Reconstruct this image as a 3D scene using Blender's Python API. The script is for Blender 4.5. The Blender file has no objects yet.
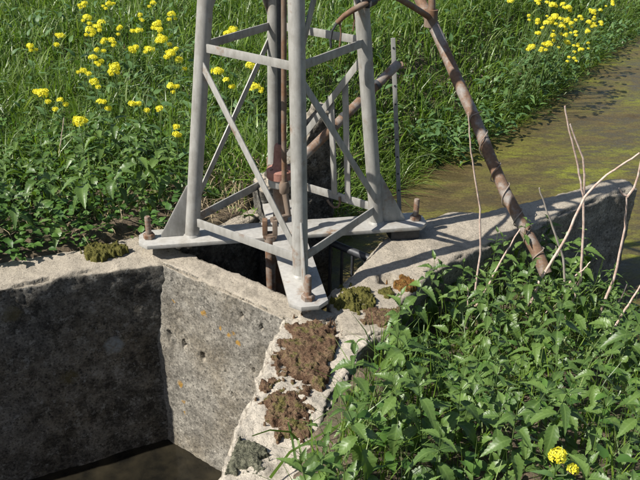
import bpy, bmesh, math, random
import numpy as np
from mathutils import Vector, Matrix, noise

random.seed(7); RNG = np.random.default_rng(11)
scene = bpy.context.scene
COL = scene.collection

# ------------------------------------------------------------------ camera, sky, sun, exposure
FPX, CD, CH, YAW, PIT, ROLL, TH = 800.0, 3.835, 1.961, .048, .487, .016, .138
CAM = np.array([0, -CD, CH])
_F = np.array([math.sin(YAW)*math.cos(PIT), math.cos(YAW)*math.cos(PIT), -math.sin(PIT)])
_R = np.array([math.cos(YAW), -math.sin(YAW), 0]); _U = np.cross(_R, _F)
R2 = _R*math.cos(ROLL)+_U*math.sin(ROLL); U2 = _U*math.cos(ROLL)-_R*math.sin(ROLL)
cam = bpy.data.cameras.new('camera'); co = bpy.data.objects.new('camera', cam); COL.objects.link(co)
cam.sensor_width = 36; cam.lens = 36*FPX/640; cam.clip_end = 2000; cam.clip_start = .05
m = Matrix.Identity(4)
for i in range(3):
    m[i][0], m[i][1], m[i][2], m[i][3] = R2[i], U2[i], -_F[i], CAM[i]
co.matrix_world = m
scene.camera = co

SUN_AZ, SUN_EL = math.radians(20.5), math.radians(46)      # direction the light travels / height of the sun
w = bpy.data.worlds.new('World'); scene.world = w; w.use_nodes = True
nt = w.node_tree; bg = nt.nodes['Background']
sky = nt.nodes.new('ShaderNodeTexSky'); sky.sky_type = 'NISHITA'; sky.sun_disc = False
sky.sun_elevation = SUN_EL; sky.sun_rotation = math.atan2(-math.cos(SUN_AZ), -math.sin(SUN_AZ))
nt.links.new(sky.outputs[0], bg.inputs[0]); bg.inputs[1].default_value = .068
sl = bpy.data.lights.new('sun', 'SUN'); sl.energy = 4.9; sl.angle = math.radians(.5); sl.color = (1, .955, .88)
so = bpy.data.objects.new('sun', sl); COL.objects.link(so)
ld = Vector((math.cos(SUN_AZ)*math.cos(SUN_EL), math.sin(SUN_AZ)*math.cos(SUN_EL), -math.sin(SUN_EL)))
so.rotation_euler = ld.to_track_quat('-Z', 'Y').to_euler(); so.location = (-6, -2, 7)
scene.view_settings.view_transform = 'Standard'; scene.view_settings.look = 'None'
scene.view_settings.exposure = .80; scene.view_settings.gamma = 1
scene.render.engine = 'CYCLES'

# ------------------------------------------------------------------ helpers
def ray(x, y): return _F+R2*(x-320)/FPX+U2*(240-y)/FPX
def at(x, y, z):
    r = ray(x, y); return CAM+r*(z-CAM[2])/r[2]
def aty(x, y, Y):
    r = ray(x, y); return CAM+r*(Y-CAM[1])/r[1]

def tag(o, label=None, cat=None, group=None, kind=None):
    if label: o['label'] = label
    if cat: o['category'] = cat
    if group: o['group'] = group
    if kind: o['kind'] = kind
    return o
def empty(name, loc=(0, 0, 0)):
    o = bpy.data.objects.new(name, None); COL.objects.link(o); o.location = loc; o.empty_display_size = .1
    return o
def link(name, me, mat, parent=None, shift=True):
    """link a mesh; vertices of a part are world coordinates and are moved into the frame of its root"""
    if mat is not None:
        me.materials.clear(); me.materials.append(mat)
    o = bpy.data.objects.new(name, me); COL.objects.link(o)
    if parent is not None:
        o.parent = parent
        if shift:
            p = parent; off = Vector((0, 0, 0))
            while p is not None: off += p.location; p = p.parent
            me.transform(Matrix.Translation(-off))
    return o

class MB:
    def __init__(s): s.v = []; s.f = []
    def add(s, V, F):
        n = len(s.v); s.v += [tuple(p) for p in V]; s.f += [tuple(i+n for i in q) for q in F]
    def tube(s, pts, rad, n=12, cap=True, wob=0):
        pts = [Vector(p) for p in pts]; m_ = len(pts)
        if not hasattr(rad, '__len__'): rad = [rad]*m_
        V, F = [], []
        t0 = (pts[1]-pts[0]).normalized(); ref = Vector((0, 0, 1)) if abs(t0.z) < .9 else Vector((1, 0, 0))
        nrm = (ref-t0*ref.dot(t0)).normalized()
        for i, p in enumerate(pts):
            t = (pts[min(i+1, m_-1)]-pts[max(i-1, 0)]).normalized()
            nrm = (nrm-t*nrm.dot(t)).normalized(); b = t.cross(nrm)
            for k in range(n):
                a = 2*math.pi*k/n; r = rad[i]*(1+wob*random.uniform(-1, 1))
                V.append(p+(nrm*math.cos(a)+b*math.sin(a))*r)
        for i in range(m_-1):
            for k in range(n):
                F.append((i*n+k, i*n+(k+1) % n, (i+1)*n+(k+1) % n, (i+1)*n+k))
        if cap: F += [tuple(range(n-1, -1, -1)), tuple((m_-1)*n+k for k in range(n))]
        s.add(V, F); return s
    def bar(s, a, b, w_, t, side, bev=0):
        a, b = Vector(a), Vector(b); d = (b-a).normalized(); sd = Vector(side); sd = (sd-d*sd.dot(d)).normalized(); nn = d.cross(sd)
        V = [p+sd*(w_/2*i)+nn*(t/2*j) for p in (a, b) for i, j in ((-1, -1), (1, -1), (1, 1), (-1, 1))]
        s.add(V, [(3, 2, 1, 0), (4, 5, 6, 7), (0, 1, 5, 4), (1, 2, 6, 5), (2, 3, 7, 6), (3, 0, 4, 7)]); return s
    def prism(s, poly, vec):
        n = len(poly); vec = Vector(vec); A = [Vector(p) for p in poly]
        s.add(A+[p+vec for p in A], [tuple(range(n-1, -1, -1)), tuple(range(n, 2*n))]+[(i, (i+1) % n, n+(i+1) % n, n+i) for i in range(n)]); return s
    def lathe(s, c, prof, n=24, axis=(0, 0, 1)):
        c = Vector(c); q = Vector((0, 0, 1)).rotation_difference(Vector(axis)); V, F = [], []
        for r, z in prof:
            for k in range(n):
                a = 2*math.pi*k/n; V.append(c+q @ Vector((r*math.cos(a), r*math.sin(a), z)))
        for i in range(len(prof)-1):
            for k in range(n): F.append((i*n+k, i*n+(k+1) % n, (i+1)*n+(k+1) % n, (i+1)*n+k))
        F += [tuple(range(n-1, -1, -1)), tuple((len(prof)-1)*n+k for k in range(n))]
        s.add(V, F); return s
    def mesh(s, name, smooth=False, bevel=0):
        me = bpy.data.meshes.new(name); me.from_pydata(s.v, [], s.f)
        bm = bmesh.new(); bm.from_mesh(me); bmesh.ops.recalc_face_normals(bm, faces=bm.faces)
        if bevel:
            bmesh.ops.bevel(bm, geom=[e for e in bm.edges], offset=bevel, segments=2, affect='EDGES', profile=.6)
        bm.to_mesh(me); bm.free(); me.update()
        if smooth or bevel:
            me.polygons.foreach_set('use_smooth', [True]*len(me.polygons)); me.set_sharp_from_angle(angle=math.radians(38))
        return me

def np_mesh(name, V, quads, tris=None, smooth=True):
    V = np.asarray(V, np.float32); quads = np.asarray(quads, np.int32).reshape(-1, 4)
    tris = np.zeros((0, 3), np.int32) if tris is None else np.asarray(tris, np.int32).reshape(-1, 3)
    me = bpy.data.meshes.new(name); me.vertices.add(len(V)); me.vertices.foreach_set('co', V.ravel())
    lv = np.concatenate([quads.ravel(), tris.ravel()]); me.loops.add(len(lv)); me.loops.foreach_set('vertex_index', lv)
    ls = np.concatenate([np.arange(len(quads))*4, len(quads)*4+np.arange(len(tris))*3])
    me.polygons.add(len(ls)); me.polygons.foreach_set('loop_start', ls.astype(np.int32))
    me.polygons.foreach_set('use_smooth', np.full(len(ls), smooth)); me.update(calc_edges=True); me.validate()
    return me

def in_poly(x, y, P):
    x = np.asarray(x, float); y = np.asarray(y, float); c = np.zeros(x.shape, bool); n = len(P)
    for i in range(n):
        (x0, y0), (x1, y1) = P[i], P[i-1]
        k = (y0 > y) != (y1 > y)
        c ^= k & (x < (x1-x0)*(y-y0)/((y1-y0) or 1e-9)+x0)
    return c
def sdist(x, y, L):
    """signed distance to an open polyline, + on its left"""
    x = np.asarray(x, float); y = np.asarray(y, float); best = np.full(x.shape, 1e9); sg = np.ones(x.shape)
    for (x0, y0), (x1, y1) in zip(L[:-1], L[1:]):
        dx, dy = x1-x0, y1-y0; t = np.clip(((x-x0)*dx+(y-y0)*dy)/(dx*dx+dy*dy), 0, 1)
        d = np.hypot(x-x0-t*dx, y-y0-t*dy); cr = dx*(y-y0)-dy*(x-x0)
        k = d < best; best = np.where(k, d, best); sg = np.where(k, np.sign(cr), sg)
    return best*sg
def sstep(a, b, v):
    t = np.clip((v-a)/(b-a), 0, 1); return t*t*(3-2*t)
def wav(x, y, s, k=0):
    return (np.sin(x*s*1.0+1.3+k)*np.cos(y*s*1.13-.7+k)+.5*np.sin(x*s*2.3-y*s*1.7+k*2)+.3*np.cos(x*s*4.1+y*s*3.7+k))/1.8

# ------------------------------------------------------------------ materials
def mat(name): 
    m_ = bpy.data.materials.new(name); m_.use_nodes = True; t = m_.node_tree
    return m_, t, t.nodes['Principled BSDF'], t.nodes['Material Output']
def N(t, typ, **k):
    n = t.nodes.new('ShaderNode'+typ)
    for a, b in k.items():
        if a.startswith('i_'): n.inputs[a[2:].replace('_', ' ')].default_value = b
        else: setattr(n, a, b)
    return n
def ramp(t, fac, stops, interp='LINEAR'):
    r = t.nodes.new('ShaderNodeValToRGB'); r.color_ramp.interpolation = interp
    e = r.color_ramp.elements
    while len(e) < len(stops): e.new(.5)
    for q, (p, c) in zip(e, stops): q.position = p; q.color = (c[0], c[1], c[2], 1) if hasattr(c, '__len__') else (c, c, c, 1)
    t.links.new(fac, r.inputs[0]); return r.outputs[0]
def noi(t, vec, scale, detail=4, rough=.55, out='Fac'):
    n = N(t, 'TexNoise', i_Scale=scale, i_Detail=detail, i_Roughness=rough)
    if vec is not None: t.links.new(vec, n.inputs['Vector'])
    return n.outputs[out]
def mix(t, fac, a, b, mode='MIX'):
    n = N(t, 'Mix', data_type='RGBA', blend_type=mode)
    for s, v in ((0, fac), (6, a), (7, b)):
        if hasattr(v, 'is_linked') or hasattr(v, 'links'): t.links.new(v, n.inputs[s])
        else: n.inputs[s].default_value = v if s == 0 else ((*v, 1) if len(v) == 3 else v)
    return n.outputs[2]
def bump(t, h, strength, dist, prev=None):
    b = N(t, 'Bump', i_Strength=strength, i_Distance=dist); t.links.new(h, b.inputs['Height'])
    if prev is not None: t.links.new(prev, b.inputs['Normal'])
    return b.outputs[0]
def math_(t, op, a, b=None):
    n = N(t, 'Math', operation=op)
    for s, v in ((0, a), (1, b)):
        if v is None: continue
        if hasattr(v, 'links'): t.links.new(v, n.inputs[s])
        else: n.inputs[s].default_value = v
    return n.outputs[0]

def concrete_mat(name, side_a, side_b, dark, top, dark_amt=.5, lichen=.0, spots=(), pale=0.0):
    m_, t, p, o = mat(name); v = N(t, 'NewGeometry').outputs['Position']
    med = noi(t, v, 11, 8, .74); gr = noi(t, v, 34, 6, .8); fine = noi(t, v, 95, 4, .75)
    c = ramp(t, med, [(.36, side_a), (.60, side_b)])
    c = mix(t, ramp(t, noi(t, v, 2.2, 4, .6), [(.45, 0), (.65, .45)]), c, tuple(q*f for q, f in zip(side_b, (1.05, .92, .70))))
    # exposed aggregate: pale and dark grains, open pores
    vo = N(t, 'TexVoronoi', i_Scale=62.0); t.links.new(v, vo.inputs['Vector'])
    sp = N(t, 'SeparateColor'); t.links.new(vo.outputs['Color'], sp.inputs[0])
    grain = math_(t, 'MULTIPLY', ramp(t, vo.outputs['Distance'], [(.30, 1), (.55, 0)]), ramp(t, gr, [(.38, .25), (.6, 1)]))
    c = mix(t, math_(t, 'MULTIPLY', grain, ramp(t, sp.outputs[0], [(.55, 0), (.75, .75)])), c, tuple(min(.6, q*1.6) for q in side_b))
    c = mix(t, math_(t, 'MULTIPLY', grain, ramp(t, sp.outputs[1], [(.55, 0), (.75, .85)])), c, tuple(q*.4 for q in side_a))
    c = mix(t, ramp(t, fine, [(.36, .9), (.46, 0)]), c, tuple(q*.22 for q in side_a))
    c = mix(t, ramp(t, fine, [(.58, 0), (.68, .45)]), c, tuple(min(.6, q*1.4) for q in side_b))
    st = ramp(t, noi(t, v, 4.5, 8, .78), [(.44, 0), (.56, dark_amt)])
    c = mix(t, math_(t, 'MULTIPLY', st, ramp(t, gr, [(.36, .25), (.56, 1)])), c, dark)
    if pale:      # grey crustose lichen flecks
        c = mix(t, math_(t, 'MULTIPLY', ramp(t, noi(t, v, 19, 7, .8), [(.54, 0), (.62, pale)]), ramp(t, fine, [(.4, .2), (.55, 1)])), c, (.27, .265, .24))
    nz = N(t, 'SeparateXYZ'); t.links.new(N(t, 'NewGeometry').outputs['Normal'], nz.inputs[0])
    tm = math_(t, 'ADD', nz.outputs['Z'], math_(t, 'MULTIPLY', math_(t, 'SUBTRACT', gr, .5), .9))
    tf = ramp(t, tm, [(.45, 0), (.8, 1)])  # upward faces painted paler cream: mostly sunlight put into the colour, partly clean weathering
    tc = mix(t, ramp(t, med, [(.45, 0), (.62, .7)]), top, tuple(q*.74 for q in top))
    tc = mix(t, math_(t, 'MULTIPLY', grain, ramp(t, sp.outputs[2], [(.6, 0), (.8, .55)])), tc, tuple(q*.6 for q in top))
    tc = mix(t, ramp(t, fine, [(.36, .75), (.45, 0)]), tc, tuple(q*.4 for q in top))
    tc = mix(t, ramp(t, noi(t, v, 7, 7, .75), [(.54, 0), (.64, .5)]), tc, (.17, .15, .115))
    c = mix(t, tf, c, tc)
    wob = N(t, 'VectorMath', operation='SCALE'); t.links.new(noi(t, v, 45, 4, .7, 'Color'), wob.inputs[0]); wob.inputs['Scale'].default_value = .05
    vw = N(t, 'VectorMath', operation='ADD'); t.links.new(v, vw.inputs[0]); t.links.new(wob.outputs[0], vw.inputs[1])
    for pos, rad, col, amt in spots:
        d = N(t, 'VectorMath', operation='DISTANCE'); t.links.new(vw.outputs[0], d.inputs[0]); d.inputs[1].default_value = tuple(float(q)+.025 for q in pos)
        f = ramp(t, math_(t, 'DIVIDE', d.outputs['Value'], rad*2.0), [(.35, amt), (.55, 0)])
        c = mix(t, math_(t, 'MULTIPLY', f, ramp(t, gr, [(.38, .15), (.55, 1)])), c, col)
    t.links.new(c, p.inputs['Base Color']); p.inputs['Roughness'].default_value = .95; p.inputs['Specular IOR Level'].default_value = .25
    b = bump(t, med, .7, .02); b = bump(t, gr, .9, .013, b); b = bump(t, fine, .9, .006, b)
    t.links.new(b, p.inputs['Normal']); return m_

M = {}
def steel_mat(name, a, b, dirt, dirt_amt, rough=.55, metallic=.25, rust=None, rust_amt=0, stretch=True, rscale=6):
    m_, t, p, o = mat(name); v = N(t, 'NewGeometry').outputs['Position']
    mp = N(t, 'Mapping'); t.links.new(v, mp.inputs[0]); mp.inputs['Scale'].default_value = (1, 1, .22 if stretch else 1)
    n1 = noi(t, mp.outputs[0], 40, 6, .65); n2 = noi(t, v, 9, 5, .6); n3 = noi(t, v, 220, 3, .6)
    c = ramp(t, n1, [(.32, a), (.68, b)])
    c = mix(t, ramp(t, n2, [(.5, 0), (.72, dirt_amt)]), c, dirt)
    c = mix(t, ramp(t, n3, [(.62, 0), (.75, .45)]), c, tuple(q*.45 for q in a))
    if rust:
        rf = ramp(t, noi(t, v, rscale, 6, .68), [(.60-.3*rust_amt, 0), (.72-.3*rust_amt, .9)])
        rc = ramp(t, noi(t, v, 60, 4, .7), [(.3, tuple(q*.45 for q in rust)), (.7, rust)])
        c = mix(t, rf, c, rc)
    t.links.new(c, p.inputs['Base Color']); p.inputs['Metallic'].default_value = metallic
    t.links.new(ramp(t, n2, [(.3, rough-.08), (.7, rough+.18)]), p.inputs['Roughness'])
    b_ = bump(t, n1, .15, .003); b_ = bump(t, n3, .25, .001, b_); t.links.new(b_, p.inputs['Normal'])
    return m_
M['galv'] = steel_mat('weathered_galvanised_steel', (.23, .222, .20), (.335, .326, .30), (.165, .152, .13), .7, .55, .12, (.22, .12, .06), .06)
M['plate'] = steel_mat('galvanised_plate', (.28, .27, .248), (.375, .362, .333), (.21, .185, .145), .7, .6, .1, (.25, .15, .08), .08, False)
M['bolt'] = steel_mat('rusty_bolt_steel', (.17, .13, .10), (.27, .22, .18), (.12, .07, .045), .7, .7, .15, (.19, .09, .045), .5, False, 30)
M['rust'] = steel_mat('rusted_steel', (.11, .078, .055), (.205, .155, .115), (.08, .05, .036), .8, .75, .05, (.19, .095, .045), .45)
M['rustpipe'] = steel_mat('half_rusted_pipe', (.17, .15, .13), (.25, .225, .2), (.14, .088, .058), .9, .7, .05, (.20, .11, .06), .62, False, 9)
M['redlead'] = steel_mat('red_brown_cast_iron', (.20, .085, .06), (.32, .16, .12), (.11, .055, .04), .5, .75, .0, None, 0, False)
M['blackiron'] = steel_mat('black_iron', (.022, .024, .028), (.05, .052, .058), (.03, .025, .02), .6, .5, .2, None, 0, False)
M['wire'] = steel_mat('wire', (.25, .2, .16), (.35, .29, .24), (.12, .07, .05), .5, .6, .3)

def leaf_mat(name, cols, rough=.5, trans=.35, vein=False, island=True, spec=.4):
    m_, t, p, o = mat(name)
    f = N(t, 'NewGeometry').outputs['Random Per Island'] if island else N(t, 'ObjectInfo').outputs['Random']
    n = len(cols); c = ramp(t, f, [(i/(n-1), q) for i, q in enumerate(cols)])
    v = N(t, 'NewGeometry').outputs['Position']
    c = mix(t, ramp(t, noi(t, v, 14, 3), [(.35, 0), (.7, .35)]), c, tuple(q*.62 for q in cols[0]))
    if vein:
        tcn = N(t, 'TexCoord').outputs['Object']; sx = N(t, 'SeparateXYZ'); t.links.new(tcn, sx.inputs[0])
        ax = math_(t, 'ABSOLUTE', sx.outputs['X'])
        ph = math_(t, 'SUBTRACT', math_(t, 'MULTIPLY', sx.outputs['Y'], 620), math_(t, 'MULTIPLY', ax, 520))
        s_ = math_(t, 'SINE', ph); vf = ramp(t, s_, [(.80, 0), (.97, .18)])
        mf = ramp(t, ax, [(.0008, .5), (.0018, 0)])
        c = mix(t, math_(t, 'MAXIMUM', vf, mf), c, (.16, .24, .07))
        b_ = bump(t, s_, .16, .0006); t.links.new(b_, p.inputs['Normal'])
    t.links.new(c, p.inputs['Base Color']); p.inputs['Roughness'].default_value = rough
    p.inputs['Specular IOR Level'].default_value = spec
    tr = N(t, 'BsdfTranslucent'); mx = N(t, 'MixShader'); mx.inputs[0].default_value = trans
    hs = mix(t, 1.0, c, (1.25, 1.35, .5), 'MULTIPLY'); t.links.new(hs, tr.inputs['Color'])
    t.links.new(p.outputs[0], mx.inputs[1]); t.links.new(tr.outputs[0], mx.inputs[2]); t.links.new(mx.outputs[0], o.inputs['Surface'])
    return m_
M['grass'] = leaf_mat('grass_blade', [(.065, .13, .016), (.125, .205, .024), (.175, .265, .032), (.10, .17, .025), (.26, .32, .12), (.035, .08, .012), (.14, .225, .035)], .4, .38, False, True, .5)
M['nettle'] = leaf_mat('nettle_leaf', [(.052, .10, .022), (.082, .142, .032), (.125, .20, .045), (.066, .12, .03)], .42, .26, True, False)
M['nettle_dark'] = leaf_mat('nettle_leaf_dark', [(.045, .105, .02), (.075, .155, .028), (.10, .19, .035)], .5, .28)
M['stem'] = leaf_mat('green_stem', [(.07, .12, .03), (.12, .17, .05)], .6, .1, False, False)
M['weed'] = leaf_mat('bluegreen_weed_leaf', [(.06, .125, .04), (.09, .165, .055), (.11, .19, .05)], .55, .25)
M['dock'] = leaf_mat('broad_green_leaf', [(.09, .19, .03), (.12, .24, .04)], .45, .35, False, False)
M['petal'] = leaf_mat('yellow_petal', [(.80, .70, .04), (.86, .80, .10), (.80, .66, .03)], .6, .3, False, True, .2)
M['straw'] = leaf_mat('dry_straw', [(.30, .23, .13), (.42, .34, .21), (.22, .16, .09), (.36, .30, .2)], .8, .1)
def stalk_mat():
    m_, t, p, o = mat('dry_pinkish_stalk'); v = N(t, 'NewGeometry').outputs['Position']
    c = ramp(t, noi(t, v, 45, 4, .6), [(.3, (.34, .22, .17)), (.55, (.52, .40, .33)), (.75, (.60, .52, .45))])
    c = mix(t, ramp(t, noi(t, v, 8, 3), [(.6, 0), (.7, .6)]), c, (.2, .13, .09))
    t.links.new(c, p.inputs['Base Color']); p.inputs['Roughness'].default_value = .75; return m_
M['stalk'] = stalk_mat()
M['greystalk'] = steel_mat('grey_dead_stalk', (.28, .24, .2), (.4, .36, .31), (.16, .12, .09), .5, .8, 0)
def moss_mat(name, stops, sc=38):
    m_, t, p, o = mat(name); v = N(t, 'NewGeometry').outputs['Position']
    c = ramp(t, noi(t, v, sc, 5, .7), stops); c = mix(t, ramp(t, noi(t, v, 260, 2), [(.4, .6), (.55, 0)]), c, tuple(q*.3 for q in stops[0][1]))
    t.links.new(c, p.inputs['Base Color']); p.inputs['Roughness'].default_value = 1; p.inputs['Specular IOR Level'].default_value = .1
    t.links.new(bump(t, noi(t, v, 190, 3, .7), .9, .006), p.inputs['Normal']); return m_
M['moss_green'] = moss_mat('olive_moss', [(.3, (.045, .042, .014)), (.5, (.11, .105, .028)), (.7, (.17, .15, .05))])
M['moss_brown'] = moss_mat('brown_moss', [(.32, (.055, .032, .02)), (.45, (.13, .08, .05)), (.54, (.17, .115, .07)), (.6, (.11, .10, .035)), (.7, (.15, .13, .045))], 17)
M['moss_grey'] = moss_mat('grey_green_moss', [(.3, (.06, .06, .045)), (.5, (.13, .13, .09)), (.7, (.2, .19, .14))])
M['moss_rust'] = moss_mat('russet_moss', [(.3, (.09, .04, .015)), (.5, (.2, .1, .03)), (.7, (.14, .12, .035))])
def soil_mat():
    m_, t, p, o = mat('soil'); v = N(t, 'NewGeometry').outputs['Position']
    c = ramp(t, noi(t, v, 22, 7, .7), [(.3, (.045, .032, .02)), (.5, (.12, .088, .055)), (.7, (.22, .17, .115))])
    c = mix(t, ramp(t, noi(t, v, 3, 4), [(.45, 0), (.6, .6)]), c, (.06, .06, .022))
    t.links.new(c, p.inputs['Base Color']); p.inputs['Roughness'].default_value = 1
    b = bump(t, noi(t, v, 30, 6, .7), .9, .03); t.links.new(bump(t, noi(t, v, 160, 3), .6, .006, b), p.inputs['Normal']); return m_
M['soil'] = soil_mat()
def ditch_mat():
    m_, t, p, o = mat('algae_water'); v = N(t, 'NewGeometry').outputs['Position']
    mp = N(t, 'Mapping'); t.links.new(v, mp.inputs[0]); mp.inputs['Rotation'].default_value = (0, 0, math.radians(-40)); mp.inputs['Scale'].default_value = (.55, 1.3, 1)
    a = noi(t, mp.outputs[0], 1.7, 9, .72); b = noi(t, mp.outputs[0], 7, 8, .75); f = noi(t, v, 55, 5, .75)
    c = ramp(t, a, [(.36, (.06, .042, .02)), (.45, (.10, .077, .03)), (.54, (.108, .10, .025)), (.63, (.15, .16, .022))])
    c = mix(t, ramp(t, b, [(.44, .85), (.55, 0)]), c, (.06, .046, .021))
    c = mix(t, ramp(t, f, [(.38, .7), (.49, 0)]), c, (.035, .028, .012))
    c = mix(t, ramp(t, f, [(.60, 0), (.70, .6)]), c, (.26, .24, .11))
    t.links.new(c, p.inputs['Base Color'])
    t.links.new(ramp(t, b, [(.35, .16), (.6, .6)]), p.inputs['Roughness']); p.inputs['IOR'].default_value = 1.25
    bb = bump(t, noi(t, v, 14, 6, .7), .2, .02); t.links.new(bump(t, f, .25, .004, bb), p.inputs['Normal']); return m_
M['ditch'] = ditch_mat()
def dark_water():
    m_, t, p, o = mat('dark_still_water'); v = N(t, 'NewGeometry').outputs['Position']
    c = ramp(t, noi(t, v, 6, 5), [(.4, (.008, .0075, .006)), (.7, (.026, .022, .014))]); t.links.new(c, p.inputs['Base Color'])
    p.inputs['Roughness'].default_value = .08; p.inputs['IOR'].default_value = 1.33
    t.links.new(bump(t, noi(t, v, 5, 3), .08, .03), p.inputs['Normal']); return m_
M['darkwater'] = dark_water()

# ------------------------------------------------------------------ plan of the place (metres, tower axis at 0,0, base plates at z = 0)
ZS = -.09                     # top of the concrete walls
ZW, ZB = -.78, -1.32          # ditch water, basin water
CORN = np.array([-.711, -.155]); PP = np.array([.016, -.751])
HD = (PP-CORN)/np.linalg.norm(PP-CORN); HN = np.array([-HD[1], HD[0]])            # along the head wall / towards the tower
LD = np.array([math.cos(math.radians(23.5)), math.sin(math.radians(23.5))]); LN = np.array([-LD[1], LD[0]])
LWE = CORN-LD*2.6
WD = np.array([-.257+.053, -1.7+.79]); WD /= np.linalg.norm(WD); WN = np.array([-WD[1], WD[0]])  # front wing wall / to its right
WS = np.array([-.035, -.715]); WE = WS+WD*2.2
BASIN = [tuple(LWE), tuple(CORN), tuple(PP), tuple(WS), tuple(WE), (-3.6, -3.2)]
HB0 = CORN+HN*.17; HB1 = PP+HN*.17
PIT = [tuple(HB0), tuple(HB1), (.2, -.545), (.6, .15), (1.0, .55), (.45, 1.1), (.2, .72), (-.1, .42), (-.3, .22), (-.5, .09)]
SHORE = [(.1, .55), (.30, 1.12), (.64, 1.72), (1.1, 2.35), (1.5, 2.85), (2.45, 3.9), (4.05, 6.15), (5.25, 7.85), (9, 12.8), (40, 52), (160, 200)]
SLAB = [(.2, -.545), (.6, .15), (.93, .37)]+[tuple(at(x, y, ZS)[:2]) for x, y in ((484, 211), (530, 200), (574, 189), (606, 179.5), (622, 178.5), (633, 182), (637, 187), (628, 191), (615, 193), (565, 212), (534, 228))]+[(.98, -.12), (.76, -.30), (.60, -.55), (.47, -.86), (.22, -.9)]

def on_plane(px, py, nrm, P0):
    r = ray(px, py); n3 = np.array([nrm[0], nrm[1], 0]); return CAM+r*((np.array([P0[0], P0[1], 0])-CAM) @ n3)/(r @ n3)
ORANGE = (.40, .22, .03)
hsp = [(on_plane(px, py, HN, CORN), rr, ORANGE, .9) for px, py, rr in ((203, 314, .02), (229, 335, .016), (234, 334, .014), (239, 343, .018), (180, 384, .022), (183, 402, .016), (174, 301, .012), (220, 328, .013), (184, 413, .012))]
lsp = [(on_plane(114, 345, LN, CORN), .055, (.26, .29, .30), .8), (on_plane(40, 272, LN, CORN), .02, (.3, .3, .27), .7), (on_plane(70, 378, LN, CORN), .05, (.10, .085, .03), .7), (on_plane(12, 315, LN, CORN), .05, (.13, .11, .05), .6)]
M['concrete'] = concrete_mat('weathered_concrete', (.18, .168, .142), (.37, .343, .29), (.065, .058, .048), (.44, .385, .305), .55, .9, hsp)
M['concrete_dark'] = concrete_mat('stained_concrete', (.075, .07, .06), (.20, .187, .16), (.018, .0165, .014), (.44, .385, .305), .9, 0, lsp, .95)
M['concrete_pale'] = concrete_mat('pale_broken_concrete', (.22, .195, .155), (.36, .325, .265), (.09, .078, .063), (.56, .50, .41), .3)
NEAR = [tuple(WE+WN*.15), tuple(WS+WN*.15), (.3, -.62), (.7, -.12), (1.3, .2), (2.12, .72), (40, 20), (300, -60), (300, -300), (-120, -300), tuple(WE+WD*6+WN*.15)]
BCUT = [tuple(LWE+LN*.14-LD*.3), tuple(CORN+LN*.12+LD*.02), tuple(CORN+HN*.09), tuple(PP+HN*.09+HD*.05), tuple(WS+WN*.15), tuple(WE+WN*.15), (-.9, -4.2), (-4.2, -3.6)]
PCUT = [tuple(CORN+HN*.08-HD*.02), tuple(PP+HN*.08+HD*.06), (.3, -.6), (.66, .1), (1.1, .5), (.45, 1.1), (.2, .76), (-.12, .46), (-.34, .28), (-.56, .13)]
WINGP = [tuple(WS), tuple(WE), tuple(WE+WN*.27), tuple(WS+WD*.55+WN*.30), tuple(WS+WN*.42), (.25, -.62)]
def hgt(x, y):
    x = np.asarray(x, float); y = np.asarray(y, float)
    s = sdist(x, y, SHORE)+.06*wav(x, y, 6)
    wd_ = .36+.95*sstep(1.0, 2.3, y); tt_ = np.clip((s+.12)/(wd_+.12), 0, 1); far = -.97+.88*(.55*tt_+.45*tt_*tt_*(3-2*tt_))+.03*wav(x, y, 5, 1)+.012*wav(x, y, 23, 2)+.10*sstep(1.5, 4, s)
    base = -.40+.25*np.clip(-y-.55, 0, 2)+.1*np.clip(-y-2.55, 0, 2)
    ws_ = sdist(x, y, [tuple(WE), tuple(WS)]); base = base+.13*np.exp(-((ws_+.45)/.22)**2)*sstep(-.75, -1.1, y)*sstep(-2.6, -2.0, y)
    u = x-.6*np.clip(-y-1.1, 0, 6)
    near = base-.6*sstep(1.3, 2.5, u)+.03*wav(x, y, 8, 4)
    near = np.maximum(near, -1.1)
    z = np.where(in_poly(x, y, NEAR), near, far)
    z = np.where(in_poly(x, y, SLAB), np.minimum(z, -.3), z)
    z = np.where(in_poly(x, y, WINGP), np.minimum(z, -.3), z)
    z = np.where(in_poly(x, y, BCUT), -1.75, z)
    z = np.where(in_poly(x, y, PCUT), -1.6, z)
    # soil heaped against the left wall, beside the plate
    lw = sdist(x, y, [tuple(LWE-LD*40), tuple(CORN+LD*.2)])
    z = np.where((lw > .1) & (lw < .24) & (x < -.8), np.minimum(z, -.15), z)
    z = z+.055*np.exp(-((x+.95)**2+(y-.13)**2)/.010)
    return z

# ------------------------------------------------------------------ ground, water
def axis(lo, hi, step, far):
    a = list(np.arange(lo, hi+1e-6, step)); g = step
    while a[-1] < far: g *= 1.22; a.append(a[-1]+g)
    g = step
    while a[0] > -far: g *= 1.22; a.insert(0, a[0]-g)
    return np.array(a)
ax, ay = axis(-3.2, 4.2, .035, 180), axis(-3.4, 4.0, .035, 180)
GX, GY = np.meshgrid(ax, ay); GZ = hgt(GX, GY)
nx, ny = len(ax), len(ay); idx = np.arange(nx*ny).reshape(ny, nx)
q = np.stack([idx[:-1, :-1], idx[:-1, 1:], idx[1:, 1:], idx[1:, :-1]], -1).reshape(-1, 4)
g = link('ground', np_mesh('ground', np.stack([GX, GY, GZ], -1).reshape(-1, 3), q), M['soil']); tag(g, kind='structure')

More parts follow.
